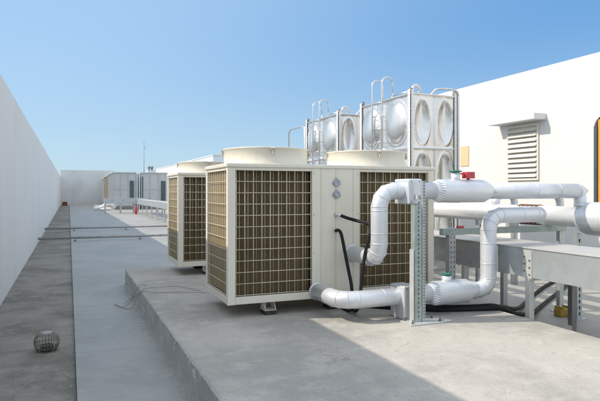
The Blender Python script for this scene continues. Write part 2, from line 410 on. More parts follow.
    # fan shrouds
    for cx in (2.50, 4.06):
        cy = (UY0+UY1)/2
        sh = MB().lathe((cx, cy, UZ1), [(.585,0),(.585,.012),(.572,.03),(.572,.195),(.585,.205),(.585,.218),(.56,.222),(.545,.21),(.53,.16),(.53,0)], 72).build('fan_shroud', 'cream', t)
        g = MB()
        for rr in (.1, .18, .26, .34, .42, .5): g.lathe((cx, cy, UZ1+.2), [(rr+.004*math.cos(a), .004*math.sin(a)) for a in [k*PI/2 for k in range(5)]], 40)
        for k in range(8):
            a = k*PI/4; g.cyl((cx, cy, UZ1+.203), (cx+.55*math.cos(a), cy+.55*math.sin(a), UZ1+.206), .005, 6)
        g.build('fan_guard', 'wire', sh)
        fb = MB().cyl((cx, cy, UZ1+.03), (cx, cy, UZ1+.15), .09, 20)
        for k in range(4):
            a = k*PI/2+.3; ca, sa = math.cos(a), math.sin(a)
            def P(r, w, z): return (cx+r*ca-w*sa, cy+r*sa+w*ca, UZ1+z)
            fb._add([P(.08,-.09,.05), P(.5,-.16,.05), P(.5,.16,.13), P(.08,.09,.13), P(.08,-.09,.056), P(.5,-.16,.056), P(.5,.16,.136), P(.08,.09,.136)], [(0,1,2,3),(7,6,5,4),(0,4,5,1),(1,5,6,2),(2,6,7,3),(3,7,4,0)])
        fb.build('fan_blade', 'fan', sh)
        for a in (-1.75, -.4, 1.3, 2.9):
            ca, sa = math.cos(a), math.sin(a)
            MB().bar((cx+.575*ca, cy+.575*sa, UZ1+.16), (cx+.60*ca, cy+.60*sa, UZ1+.205), .05, .02).bar((cx+.597*ca, cy+.597*sa, UZ1+.12), (cx+.597*ca, cy+.597*sa, UZ1+.175), .02, .03).build('clip', 'cream_dark', sh)
    # feet
    for fx in (2.38, 3.28, 4.30):
        for fy in (UY0+.15, UY1-.2):
            f = MB().box(fx-.035, fx+.085, fy-.06, fy+.30, UZ0-.006, UZ0+.004)
            for sx in (-1, 1):
                f._add([(fx+sx*.078, fy-.085, ZS+.053), (fx+sx*.070, fy-.085, ZS+.053), (fx+sx*.052, fy-.06, UZ0-.004), (fx+sx*.060, fy-.06, UZ0-.004),
                        (fx+sx*.078, fy+.095, ZS+.053), (fx+sx*.070, fy+.095, ZS+.053), (fx+sx*.052, fy+.09, UZ0-.004), (fx+sx*.060, fy+.09, UZ0-.004)],
                       [(0,1,2,3),(7,6,5,4),(0,4,5,1),(1,5,6,2),(2,6,7,3),(3,7,4,0)])
            f.bar((fx-.10, fy-.075, UZ0-.03), (fx-.06, fy-.075, ZS+.06), .05, .006).box(fx-.078, fx+.078, fy-.08, fy+.09, ZS+.053, ZS+.060)
            f = f.build('foot', 'cream', t)
            MB().box(fx-.08, fx+.08, fy-.09, fy+.10, ZS+.001, ZS+.052).build('foot_pad', 'footblack', f, bevel=.006)
    # round port covers and screws
    for z in (2.01, 1.855):
        g = MB().cyl((3.285, UY0+.004, z), (3.285, UY0-.014, z), .052, 28)
        for a in (PI/2, PI*1.08, -.08*PI):
            g.cyl((3.285+.056*math.cos(a), UY0+.003, z+.056*math.sin(a)), (3.285+.056*math.cos(a), UY0-.006, z+.056*math.sin(a)), .011, 12)
        g.lathe((3.285, UY0-.014, z), [(.044, 0), (.042, -.008), (.032, -.008), (.030, 0)], 24, 'y')
        g.build('port_cover', 'gauge', t)
    pts = [((x, UY0+.007, z), (x, UY0+.0005, z)) for x in (UX0+.075, PX0+.03, PX1-.03, UX1-.075) for z in (UZ0+.045, UZ0+.6, UZ0+1.1, UZ1-.12)]
    pts += [((UX0+.006, y, z), (UX0-.002, y, z)) for y in (UY0+.05, UY1-.05) for z in (UZ0+.045, UZ0+1.1, UZ1-.12)]
    for a, b in pts: MB().cyl(a, b, .0065, 8).build('screw', 'bolt', t)
    return t
u1 = make_unit()
u2 = copy_tree(u1); u2.location = (1.865, 10.43, ZS)
u2['label'] = 'second cream twin fan heat pump unit, half hidden behind the nearest one'

# ------------------------------------------------------------------ insulated pipes
RJ = .105
def crimp(mb, c, r0, r1, L, n=26):
    """folded cone along +x from small radius r0 to r1"""
    vs = []
    for k in range(2*n):
        a = PI*k/n; w = .014 if k % 2 else -.004
        vs.append((c[0], c[1]+r0*math.cos(a), c[2]+r0*math.sin(a)))
        vs.append((c[0]+L*.6, c[1]+((r0+r1)/2+w)*math.cos(a), c[2]+((r0+r1)/2+w)*math.sin(a)))
        vs.append((c[0]+L, c[1]+(r1+.001)*math.cos(a), c[2]+(r1+.001)*math.sin(a)))
    fs = []
    for k in range(2*n):
        j = (k+1) % (2*n); fs += [(3*k, 3*j, 3*j+1, 3*k+1), (3*k+1, 3*j+1, 3*j+2, 3*k+2)]
    mb._add(vs, fs)
def handwheel(root, x, y, z0, z1, rs, rw, withred=False):
    st = MB().cyl((x, y, z0), (x, y, z1), rs, 20).build('valve_neck', 'jacket', root)
    w = MB()
    w.lathe((x, y, z1+.022), [(rw+.010*math.cos(a), .010*math.sin(a)) for a in [k*PI/3 for k in range(7)]], 28)
    for k in range(5):
        a = k*2*PI/5; w.bar((x, y, z1+.022), (x+rw*math.cos(a), y+rw*math.sin(a), z1+.022), .014, .010)
    w.cyl((x, y, z1-.002), (x, y, z1+.035), .022, 12)
    w.cyl((x, y, z1-.001), (x, y, z1+.008), rs*.98, 16)
    w.build('handwheel', 'green', st)
Y = 5.98
def unit_pipes(dx, dy, near):
    zl = .59
    root = thing('return_pipe', (3.0+dx, 6.6+dy, .32), 'lower silver clad pipe running over slab then rising beside the steel column' if near else 'lower silver pipe of the half hidden second heat pump', 'pipe', 'silver clad water pipes')
    y = Y+dy
    P, seams = route([(3.0+dx, 6.70+dy, zl), (3.0+dx, y, zl), (4.28+dx, y, zl)], .2)
    s_ = MB().tube(P, RJ, 32); seam_rings(s_, seams+straight_seams([Vector(p) for p in P[-2:]], .5), RJ)
    s_.lathe((3.0+dx, 6.688+dy, zl), [(RJ, 0), (RJ+.012, 0), (RJ+.012, -.012), (RJ, -.02)], 32, 'y'); s_.build('jacket', 'jacket', root)
    vb = MB(); vb.lathe((4.32+dx, y, zl), [(.155, 0), (.155, .50), (.12, .57), (.12, .64), (.105, .66)], 40, 'x')
    crimp(vb, (4.24+dx, y, zl), RJ-.01, .156, .085)
    vc = vb.build('valve_cover', 'jacket', root)
    handwheel(root, 4.52+dx, y, zl+.1, zl+.215, .062, .062)
    P, seams = route([(4.9+dx, y, zl), (5.2+dx*.2, y, zl), (5.2+dx*.2, y, 1.57), (6.2, y, 1.57), (6.2, y+.45, 1.57)], .19)
    s_ = MB().tube(P, RJ, 32); seam_rings(s_, seams+[(Vector((5.2+dx*.2, y, z)), Vector((0,0,1))) for z in (.93, 1.2)]+[(Vector((5.75, y, 1.57)), Vector((1,0,0)))], RJ)
    s_.build('jacket', 'jacket', root)
    # upper
    zu = 1.9; zb = 1.065
    root = thing('supply_pipe', (3.52+dx, 6.6+dy, zb), 'upper silver clad pipe rising from the front panel and crossing to the header' if near else 'upper silver pipe of the half hidden second heat pump', 'pipe', 'silver clad water pipes')
    P, seams = route([(3.52+dx, 6.70+dy, zb), (3.52+dx, y, zb), (3.52+dx, y, zu), (4.36+dx, y, zu)], .19)
    s_ = MB().tube(P, RJ, 32); seam_rings(s_, seams+[(Vector((3.52+dx, y, z)), Vector((0,0,1))) for z in (1.38, 1.66)], RJ)
    s_.lathe((3.52+dx, 6.688+dy, zb), [(RJ, 0), (RJ+.012, 0), (RJ+.012, -.012), (RJ, -.02)], 32, 'y'); s_.build('jacket', 'jacket', root)
    vb = MB(); vb.lathe((4.40+dx, y, zu), [(.15, 0), (.15, .70), (.105, .80)], 40, 'x'); crimp(vb, (4.30+dx, y, zu), RJ-.01, .151, .105)
    vb.build('valve_cover', 'jacket', root)
    handwheel(root, 4.66+dx, y, zu+.1, zu+.235, .06, .075)
    if near:
        MB().box(4.80, 4.93, y-.06, y+.05, zu+.165, zu+.25).cyl((4.865, y, zu+.13), (4.865, y, zu+.17), .02, 10).box(4.72, 4.80, y-.012, y+.012, zu+.215, zu+.235).build('valve_switch', 'red', root, bevel=.006)
    P = [Vector((5.15+dx, y, zu)), Vector((6.9, y, zu)), Vector((6.9, y, 1.60))]
    # mitred last elbow
    m = MB(); m.tube([P[0], Vector((6.82, y, zu))], RJ, 32)
    m.lathe((6.82, y, zu), [(RJ, 0), (RJ*.9, .05), (.02, .20)], 32, 'x')
    m.tube([Vector((6.86, y, zu-.02)), P[2]], RJ*.8, 28)
    s_ = m; seam_rings(s_, straight_seams([P[0], Vector((6.85, y, zu))], .5)+[(Vector((6.81, y, zu)), Vector((1,0,0)))], RJ)
    s_.lathe((6.88, y, 1.70), [(RJ*.8, -.02), (RJ*.8+.01, -.02), (RJ*.8+.01, .02), (RJ*.8, .02)], 24); s_.build('jacket', 'jacket', root)
unit_pipes(0, 0, True)
unit_pipes(.065, 3.74, False)

# headers
h1 = thing('header_pipe', (6.9, 14, 1.37), 'long thick pale header pipe running away behind the cable trunking', 'pipe')
_ = MB().tube([(6.9, y, 1.52) for y in (5.98, 12, 20, 34)], .15, 36); s_ = _; seam_rings(s_, [(Vector((6.9, y, 1.52)), Vector((0,1,0))) for y in [6.9+.9*k for k in range(30)]], .15); s_.build('jacket', 'pale_jacket', h1)
h1b = thing('header_cover', (6.95, 3, 1.25), 'fattest silver insulated pipe end cut off by the right edge', 'pipe')
_ = MB().lathe((6.95, 0, 1.50), [(.02, 6.06), (.13, 6.03), (.20, 5.98), (.235, 5.88), (.24, 5.8), (.24, -1.0), (0.02, -1.02)], 44, 'y'); s_ = _; seam_rings(s_, [(Vector((6.95, y, 1.5)), Vector((0,1,0))) for y in (5.55, 4.6, 3.6, 2.6, 1.6)], .24); s_.build('jacket', 'jacket', h1b)
h2 = thing('branch_header', (6.2, 14, 1.46), 'thin pale pipe laid above the trunking beside the thick header', 'pipe')
_ = MB().tube([(6.2, y, 1.57) for y in (6.43, 12, 20, 34)], RJ, 32); s_ = _; seam_rings(s_, [(Vector((6.2, y, 1.57)), Vector((0,1,0))) for y in [6.5+.8*k for k in range(30)]], RJ); s_.build('jacket', 'pale_jacket', h2)
for i, (yy, lab) in enumerate(((7.75, 'nearer small silver bend looping over the thick header pipe'), (8.9, 'farther small silver bend looping over the thick header pipe'))):
    P, seams = route([(6.9, yy, 1.60), (6.9, yy, 1.83), (8.4, yy, 1.83), (8.4, yy, .0)], .14)
    r_ = thing('bend_pipe', (8.4, yy, 0), lab, 'pipe', 'small silver bend pipes')
    s_ = MB().tube(P, .07, 24); seam_rings(s_, seams, .07, .008); s_.build('jacket', 'jacket', r_)
# rusty clamp on header
rc_ = MB()
for k in range(5): rc_.tube([(6.9, 6.75+.09*k, 1.52), (6.9, 6.79+.09*k, 1.52)], .165, 28)
tag(rc_.build('pipe_clamp', 'rust'), 'rusty brown ribbed clamp round the pale header pipe', 'clamp')

# clamp boxes + saddle
def saddle(x0, x1, y0, y1, z0, z1, label, name, mat='jacket'):
    t_ = thing(name, ((x0+x1)/2, (y0+y1)/2, z0), label, 'pipe support')
    MB().box(x0, x1, y0, y1, z0, z1).build('casing', mat, t_, bevel=.018)
    s__ = MB()
    for z in (z0+.03, z1-.03): s__.cyl((x0+.04, y0+.003, z), (x0+.04, y0-.006, z), .007, 8).cyl((x1-.04, y0+.003, z), (x1-.04, y0-.006, z), .007, 8)
    s__.build('rivet', 'bolt', t_)
    return t_
saddle(3.77, 3.97, 5.82, 6.14, ZS, .735, 'silver boxed saddle holding the lower pipe up off the slab', 'pipe_saddle')
saddle(3.825, 4.02, 5.80, 6.13, 1.735, 2.05, 'silver boxed collar round upper pipe beside the steel post top', 'pipe_collar')

# steel post
PXC, PYC = 3.93, 5.68
p = thing('support_post', (PXC, PYC, ZS), 'slim slotted green-grey steel post bolted to slab in front of pipes', 'post')
MB().box(PXC-.24, PXC+.27, PYC-.14, PYC+.13, ZS+.001, ZS+.018).build('base_plate', 'galv_pale', p, bevel=.003)
MB().box(PXC-.140, PXC-.128, PYC-.03, PYC+.05, ZS+.019, 1.2).build('flange', 'galv_pale', p)
m = MB().box(PXC-.118, PXC-.026, PYC-.040, PYC-.034, ZS+.019, 1.735).box(PXC-.122, PXC-.118, PYC-.034, PYC+.05, ZS+.019, 1.735).box(PXC-.030, PXC-.026, PYC-.034, PYC+.05, ZS+.019, 1.735)
m.build('channel', 'galv_green', p)
m = MB().box(PXC-.020, PXC+.022, PYC-.045, PYC-.039, ZS+.019, 2.02).box(PXC+.016, PXC+.022, PYC-.039, PYC+.05, ZS+.019, 2.02)
m.build('angle', 'galv', p)
s_ = MB()
for k in range(44):
    z = ZS+.06+k*.0375; s_.box(PXC-.002, PXC+.008, PYC-.048, PYC-.0445, z, z+.018)
for k in range(26):
    z = ZS+.07+k*.054; s_.box(PXC-.078, PXC-.068, PYC-.043, PYC-.0395, z, z+.026)
s_.build('slot', 'slot', p)
s_ = MB()
for x, y in ((-.19,-.09), (.2,-.09), (-.19,.08), (.2,.08)): 
    s_.cyl((PXC+x, PYC+y, ZS+.018), (PXC+x, PYC+y, ZS+.032), .018, 6).cyl((PXC+x, PYC+y, ZS+.03), (PXC+x, PYC+y, ZS+.065), .009, 8)
s_.build('anchor_bolt', 'bolt', p)
for z in (1.80, .70):
    MB().box(PXC-.02, PXC+.03, PYC+.052, PYC+.118, z, z+.05).build('bracket', 'galv_pale', p)

# pipe frame: column + beam behind
f = thing('pipe_rack', (5.05, 6.6, ZS), 'blue-grey slotted steel column and crossbeam carrying the header pipes', 'rack')
m = MB().box(5.0, 5.11, 6.55, 6.558, ZS, 1.27).box(5.0, 5.008, 6.558, 6.64, ZS, 1.27).box(5.102, 5.11, 6.558, 6.64, ZS, 1.27); m.build('column', 'galv', f)
s_ = MB()
for k in range(13):
    for x in (5.022, 5.076): s_.box(x, x+.012, 6.5475, 6.5515, ZS+.06+k*.07, ZS+.095+k*.07)
s_.build('slot', 'rust', f)
MB().box(4.90, 7.25, 6.56, 6.65, 1.272, 1.366).build('beam', 'galv_green', f, bevel=.004)
MB().box(4.93, 5.2, 6.48, 6.72, ZS+.001, ZS+.014).build('base_plate', 'galv', f)
MB().box(7.12, 7.2, 6.57, 6.64, .012, 1.27).build('column', 'galv', f)
MB().box(7.05, 7.27, 6.5, 6.71, .001, .012).build('base_plate', 'galv', f)
MB().box(5.16, 5.26, 6.555, 6.6, 1.368, 1.40).build('tag', 'red', f)
MB().box(6.1, 6.3, 6.57, 6.64, 1.368, 1.462).build('spacer', 'galv', f)
def strut(x, y, zt, label):
    t_ = thing('pipe_strut', (x, y, 0), label, 'strut', 'slotted struts under the header')
    m = MB().box(x-.05, x-.044, y-.04, y+.04, .012, zt).box(x+.044, x+.05, y-.04, y+.04, .012, zt).box(x-.044, x+.044, y-.04, y-.034, .012, zt)
    m.build('channel', 'galv', t_)
    s__ = MB()
    for k in range(int(zt/.09)-1): s__.box(x-.012, x+.012, y-.0425, y-.0395, .06+k*.09, .11+k*.09)
    s__.build('slot', 'slot', t_)
    MB().box(x-.12, x+.12, y-.09, y+.09, .001, .012).build('foot_plate', 'galv', t_)
strut(6.98, 6.12, 1.27, 'nearest slotted strut under the pale header beside rusty clamp')
strut(7.02, 5.05, 1.26, 'slotted strut under the fattest silver pipe near right edge')
strut(7.0, 8.3, 1.37, 'slotted strut under the pale header below first small bend')
strut(7.0, 10.6, 1.37, 'slotted strut under the pale header beside the water tank')
strut(7.0, 14.3, 1.37, 'slotted strut under the pale header between both tanks')
# low clutter pipe runs between trunking and building
for i, (x, y0_, y1_, z, r_, mat, lab) in enumerate(((10.4, 1, 16, .12, .04, 'steel_dark', 'thin dark pipe lying low on the floor well beyond the trunking'), (11.7, 1, 16, .30, .045, 'galv', 'thin grey conduit running low along the white wall base'))):
    t_ = thing('floor_pipe', (x, (y0_+y1_)/2, 0), lab, 'pipe')
    MB().tube([(x, y0_, z), (x, y1_, z)], r_, 20).build('tube', mat, t_)
    for k in range(int((y1_-y0_)/1.6)):
        yy = y0_+.7+k*1.6; MB().box(x-.1, x+.1, yy-.04, yy+.04, .001, z-r_+.004).build('rest', 'galv', t_)
# yellow block
yb = thing('rubber_block', (6.95, 6.35, 0), 'yellow pipe rest block on the floor under the trunking', 'block')
MB().box(6.83, 7.07, 6.28, 6.42, .002, .12).build('body', 'yellow', yb, bevel=.012)
MB().box(6.86, 6.885, 6.27, 6.43, .121, .15).box(7.015, 7.04, 6.27, 6.43, .121, .15).build('rib', 'yellow', yb)

# ------------------------------------------------------------------ cable trunking
tr = thing('cable_trunking', (5.8, 25, 0), 'long galvanised cable trunking box on legs running beside the units', 'trunking')
TX0, TX1, TZ0, TZ1 = 5.40, 6.20, .80, 1.165
ys = [1.0]+[5.49+2.44*k for k in range(-1, 18)]+[50.0]
ys = sorted(set(ys))
for a, b in zip(ys[:-1], ys[1:]):
    MB().box(TX0, TX1, a+.0015, b-.0015, TZ0, TZ1).build('body', 'galv', tr, bevel=.004)
    MB().box(TX0-.012, TX1+.012, a+.003, b-.003, TZ1+.001, TZ1+.016).build('lid', 'galv_lid', tr, bevel=.002)
def joint(y):
    j = MB().box(TX0-.008, TX0-.001, y-.075, y+.075, TZ0-.01, TZ1-.02).build('joint_plate', 'galv_pale', tr, bevel=.001)
    s__ = MB()
    for dy in (-.042, .042):
        for z in (TZ0+.06, TZ0+.15, TZ0+.24): s__.cyl((TX0-.007, y+dy, z+dy*.5), (TX0-.02, y+dy, z+dy*.5), .011, 8)
    s__.build('bolt', 'bolt', j)
for y in ys[1:-1]:
    if y < 20: joint(y)
legy = [3.0, 5.49, 6.75]+[9.4+2.85*k for k in range(15)]
for y in legy:
    for x, mt in ((TX0+.035, 'galv_pale'), (TX1-.03, 'steel_dark' if y < 6 else 'galv')):  # nearest right-hand legs get a darker steel, their shade put into the colour
        l = MB().box(x-.04, x+.04, y-.035, y-.029, .012, TZ0-.001).box(x-.04, x-.034, y-.029, y+.035, .012, TZ0-.001).build('leg', mt, tr)
        MB().box(x-.07, x+.07, y-.06, y+.06, .001, .011).build('foot_plate', 'galv', l)
    MB().box(TX0+.08, TX1-.08, y-.02, y+.02, TZ0-.045, TZ0-.002).build('cross_bar', 'galv', tr)
# branch trunking at far end
br = thing('branch_trunking', (4.1, 50.5, 0), 'short galvanised cross trunking on legs in front of far cabinets', 'trunking')
MB().box(2.8, 6.2, 50.02, 50.8, TZ0+.02, TZ1+.1).build('body', 'galv', br, bevel=.004)
MB().box(2.78, 6.22, 50.01, 50.82, TZ1+.102, TZ1+.12).build('lid', 'galv_lid', br)
for x in (2.85, 4.1, 5.2):
    for y in (50.08, 50.74): MB().box(x-.05, x+.05, y-.04, y+.04, 0.001, TZ0+.02).build('leg', 'galv', br)

# ------------------------------------------------------------------ hoses and cables
hz = [((3.27,6.66,1.585),(3.285,6.58,1.58),(3.36,6.42,1.53),(3.46,6.25,1.505),(3.50,6.17,1.49)), ]
def hose(pts, r, name, label, cat, mat='rubber', n=14, metal=None):
    t_ = thing(name, pts[0], label, cat)
    MB().tube(smooth_path(pts), r, n).build('tube', mat, t_)
    if metal:
        MB().cyl(metal[0], metal[1], r*.8, 14).cyl(metal[0], (Vector(metal[0])+(Vector(metal[1])-Vector(metal[0]))*.3), r*1.25, 6).build('connector', 'inox_tube', t_)
    return t_
hose([(3.31,6.60,1.575),(3.36,6.50,1.545),(3.43,6.35,1.515),(3.475,6.22,1.495),(3.50,6.14,1.455),(3.455,6.12,1.33),(3.40,6.13,1.1),(3.36,6.13,.85),(3.34,6.14,.6),(3.33,6.20,.42),(3.42,6.45,.352),(3.5,6.8,.345)],
     .022, 'drain_hose', 'black hose curving right from upper port then down behind lower pipe', 'hose', metal=((3.27,6.69,1.585),(3.315,6.59,1.573)))
hose([(3.27,6.68,1.375),(3.265,6.60,1.385),(3.27,6.54,1.36),(3.275,6.50,1.28),(3.285,6.44,1.1),(3.29,6.36,.9),(3.30,6.30,.72),(3.30,6.27,.55),(3.32,6.32,.42),(3.36,6.5,.35),(3.4,6.9,.345)],
     .022, 'drain_hose', 'black hose hanging from the lower port behind the silver elbow', 'hose')
hose([(3.5,7.0,.352),(3.85,6.55,.352),(4.4,6.12,.352),(4.95,5.93,.352),(5.27,5.86,.346),(5.7,5.99,.21),(6.3,6.33,.09),(6.9,6.78,.04),(7.6,7.25,.034),(8.6,7.9,.034),(9.6,8.6,.034)],
     .031, 'ground_cable', 'thick black cable on slab, lower of the pair', 'cable')
hose([(3.7,7.1,.352),(4.05,6.62,.352),(4.6,6.2,.352),(5.05,6.04,.352),(5.28,6.02,.350),(5.7,6.22,.25),(6.3,6.62,.11),(6.9,7.1,.04),(7.6,7.62,.034),(8.6,8.3,.034),(9.6,8.9,.034)],
     .031, 'ground_cable', 'thick black cable on slab, upper of the pair passing under trunking', 'cable')
# rusty tie wires over slab edge
def wire(pts, label): 
    o = MB().tube(smooth_path(pts, 6), .0032, 6).build('tie_wire', 'rustwire'); tag(o, label, 'wire', 'loose wires at slab edge')
wire([(1.92,8.78,.326),(1.75,9.05,.335),(1.6,9.2,.35),(1.3,9.25,.345),(1.12,9.2,.34),(1.02,9.0,.33),(.93,9.1,.22),(.88,9.3,.1),(.80,9.45,.03),(.68,9.72,.012)], 'rusty loose wire hooking down from slab edge onto the path')
wire([(1.95,8.6,.326),(1.6,8.75,.33),(1.3,8.8,.335),(1.14,8.85,.35),(1.03,8.95,.33),(.97,9.15,.18),(.92,9.28,.03),(.80,9.5,.012),(.70,9.85,.015)], 'rusty loose wire lying across slab toward the nearest unit')
wire([(1.2,9.6,.326),(1.1,9.55,.36),(1.04,9.45,.33),(.96,9.55,.15),(.86,9.8,.012)], 'short rusty wire stub sticking over the slab edge')

# ------------------------------------------------------------------ strainer in gutter
st = thing('roof_drain_strainer', (-.25, 7.45, -.05), 'grey wire cage drain strainer with pale cap in the gutter', 'drain strainer')
cx, cy, zb_ = -.25, 7.45, -.05
prof = [(.105,.0),(.13,.04),(.142,.09),(.138,.145),(.115,.19),(.07,.215)]
m = MB()
for k in range(26):
    a = 2*PI*k/26; m.tube([(cx+r_*math.cos(a), cy+r_*math.sin(a), zb_+.02+h_) for r_, h_ in prof], .0045, 6)
for r_, h_ in prof[::1]: m.lathe((cx, cy, zb_+.02+h_), [(r_+.004*math.cos(a), .004*math.sin(a)) for a in [q*PI/2 for q in range(5)]], 26)
m.build('cage', 'wirecage', st)
MB().lathe((cx, cy, zb_+.227), [(.0,.02),(.05,.018),(.078,.006),(.08,0),(.0,-.004)], 24).build('cap', 'worn_steel', st)
MB().lathe((cx, cy, zb_), [(.0,.012),(.10,.016),(.17,.010),(.2,.002)], 28).build('flange', 'gutter', st)
MB().cyl((cx, cy, zb_+.01), (cx, cy, zb_+.09), .07, 16).build('spigot', 'slot', st)

# crumbs of mortar and grit
m = MB()
def chip(x, y, z, r):
    vs = [(x+r*random.uniform(.5,1)*math.cos(a), y+r*random.uniform(.5,1)*math.sin(a), z) for a in [k*PI*2/5 for k in range(5)]]+[(x, y, z+r*random.uniform(.4,.9))]
    m._add(vs, [(k, (k+1) % 5, 5) for k in range(5)])
for _i in range(420):
    y = random.uniform(2.5, 11.8); chip(1.03-abs(random.gauss(0, .05)), y, .001, random.uniform(.004, .016))
for _i in range(160): chip(.05-abs(random.gauss(0, .05)), random.uniform(3, 25), -.049, random.uniform(.005, .016))
for _i in range(120): chip(random.uniform(1.1, 5.2), random.uniform(3, 6.6), ZS+.001, random.uniform(.002, .006))
tag(m.build('grit', 'slab_side'), 'pale crumbs of mortar scattered along the slab base and gutter', 'grit', kind='stuff')
# ------------------------------------------------------------------ low crossing pipes
for (yy, lab) in ((22.9, 'nearer of two low grey pipes crossing the roof'), (28.8, 'farther of two low grey pipes crossing the roof')):
    t_ = thing('crossing_pipe', (2, yy, 0), lab, 'pipe', 'low pipes crossing the roof')
    MB().cyl((XW+.02, yy, .13), (6.9, yy, .13), .045, 16).build('tube', 'worn_steel', t_)
    for x in (.22, 2.6, 5.0):
        MB().box(x-.05, x+.05, yy-.09, yy+.09, .001, .02).box(x-.012, x+.012, yy-.02, yy+.02, .02, .08).build('stand', 'rust', t_)

# ------------------------------------------------------------------ fire extinguisher
ex = thing('fire_extinguisher', (5.07, 47.5, 0), 'red fire extinguisher standing at the far end of the trunking', 'fire extinguisher')
MB().lathe((5.07, 47.5, 0), [(0,0.001),(.10,.001),(.11,.03),(.11,.54),(.08,.63),(.04,.70),(0,.71)], 24).build('cylinder', 'red', ex)
MB().cyl((5.07,47.5,.7),(5.07,47.5,.78),.03,10).bar((5.0,47.5,.80),(5.18,47.5,.84),.03,.02).build('handle', 'slot', ex)
MB().tube(smooth_path([(5.07,47.47,.76),(5.22,47.44,.7),(5.24,47.42,.4),(5.2,47.4,.25)]), .018, 8).build('hose', 'rubber', ex)

# ------------------------------------------------------------------ stainless water tanks
def dish(mb, org, du, dv, W, H, nrm, ru, rv, depth, flip=False, n=34):
    org = Vector(org); du = Vector(du); dv = Vector(dv); nrm = Vector(nrm)
    def fn(a, b):
        u = (a-.5)*2; v = (b-.5)*2
        q = math.sqrt((u/ru)**2+(v/rv)**2)
        e = max(abs(u), abs(v))
        h = 0
        if q < 1: h = depth*(1-q*q)**.5 * (1 if q < .97 else 1)
        rim = math.exp(-((q-1.12)/.06)**2)*.02
        fl = .03 if e > .955 else 0
        return org+du*(a*W)+dv*(b*H)+nrm*(h+rim+fl)
    mb.grid(fn, n, n)
TX, TY, TW, TD = 7.4, 11.15, 1.31, 2.38
CH = 1.275; TB = .36
def make_tank():
    t = thing('water_tank', (TX+TW/2, TY+TD/2, 0), 'nearer tall stainless panel water tank, full height visible beside white wall', 'water tank', 'stainless water tanks')
    MB().box(TX+.05, TX+TW-.05, TY+.05, TY+TD-.05, .001, TB-.08).build('plinth', 'slab_side', t, bevel=.01)
    m = MB()
    for y in (TY+.1, TY+TD/2, TY+TD-.1): m.box(TX, TX+TW, y-.04, y+.04, TB-.079, TB)
    m.build('base_beam', 'galv', t)
    for k in range(3):
        z = TB+k*CH
        for j in range(2):
            a = MB(); dish(a, (TX+j*TW/2, TY, z), (1,0,0), (0,0,1), TW/2, CH, (0,-1,0), .60, .76, -.10); a.build('panel', 'inox', t)
            a = MB(); dish(a, (TX, TY+j*TD/2, z), (0,1,0), (0,0,1), TD/2, CH, (-1,0,0), .74, .76, .13); a.build('panel', 'inox', t)
            a = MB(); dish(a, (TX+j*TW/2, TY+TD, z), (1,0,0), (0,0,1), TW/2, CH, (0,1,0), .60, .76, .08, n=14); a.build('panel', 'inox', t)
            a = MB(); dish(a, (TX+TW, TY+j*TD/2, z), (0,1,0), (0,0,1), TD/2, CH, (1,0,0), .74, .76, .10, n=14); a.build('panel', 'inox', t)
    zt = TB+3*CH
    MB().box(TX-.02, TX+TW+.02, TY-.02, TY+TD+.02, zt, zt+.02).build('roof', 'inox', t)
    for x, y in ((TX, TY), (TX+TW, TY), (TX, TY+TD), (TX+TW, TY+TD)):
        sx = -1 if x == TX else 1; sy = -1 if y == TY else 1
        c = MB()
        c.box(min(x, x-sx*.07), max(x, x-sx*.07), *sorted((y+sy*.026, y+sy*.032)), TB, zt+.10)
        c.box(*sorted((x+sx*.026, x+sx*.032)), min(y+sy*.03, y-sy*.07), max(y+sy*.03, y-sy*.07), TB, zt+.10)
        for k in range(40):
            z = TB+.06+k*.096
            c.cyl((x-sx*.035, y+sy*.03, z), (x-sx*.035, y+sy*.042, z), .012, 6)
            c.cyl((x+sx*.03, y-sy*.035, z), (x+sx*.042, y-sy*.035, z), .012, 6)
        c.build('corner_angle', 'inox_edge', t)
        MB().cyl((x-sx*.03, y-sy*.03, zt+.02), (x-sx*.03, y-sy*.03, zt+.14), .045, 12).build('post_cap', 'steel_dark', t)
    # ladder
    la = MB(); ly = (12.19, 12.68); lx = TX-.15; rr = .16
    root = la
    parts = []
    for y in ly:
        pts = [(lx, y, .25), (lx, y, zt+.42)]+[(lx+rr-rr*math.cos(a), y, zt+.42+rr*math.sin(a)) for a in [PI*k/10 for k in range(1, 11)]]+[(lx+2*rr, y, zt+.03)]
        la.tube(pts, .021, 12)
    lad = la.build('ladder', 'inox_tube', t)
    for k in range(12): MB().cyl((lx, ly[0], .5+k*.33), (lx, ly[1], .5+k*.33), .014, 10).build('rung', 'inox_tube', lad)
    for z in (1.5, 2.9): MB().cyl((lx, ly[0], z), (TX-.01, ly[0], z), .014, 8).cyl((lx, ly[1], z), (TX-.01, ly[1], z), .014, 8).build('standoff', 'inox_tube', lad)
    # goose-neck vent
    vx, vy = TX+.36, TY+.45
    MB().tube([(vx, vy, zt+.02), (vx, vy, zt+.2)]+[(vx+.1-.1*math.cos(a), vy, zt+.2+.1*math.sin(a)) for a in [PI*k/8 for k in range(1, 9)]]+[(vx+.2, vy, zt+.12)], .042, 16).build('vent', 'inox_tube', t)
    # overflow / inlet pipe on roof edge and down the far corner
    P, _ = route([(TX+.72, TY+.3, zt+.02), (TX+.72, TY+.1, zt+.17), (TX+TW+.1, TY-.06, zt+.12), (TX+TW+.1, TY-.06, .1)], .08)
    P = smooth_path([(TX+.70, TY+.25, zt+.02), (TX+.74, TY+.05, zt+.14), (TX+.9, TY-.05, zt+.16), (TX+TW-.1, TY-.06, zt+.15), (TX+TW+.025, TY-.05, zt+.05), (TX+TW+.03, TY-.05, zt-.3), (TX+TW+.03, TY-.05, 1.5), (TX+TW+.03, TY-.05, .1)])
    MB().tube(P, .026, 14).build('overflow_pipe', 'inox_tube', t)
    m = MB().cyl((TX+.08, TY+.1, zt+.09), (TX+.08, TY+.95, zt+.09), .016, 8)
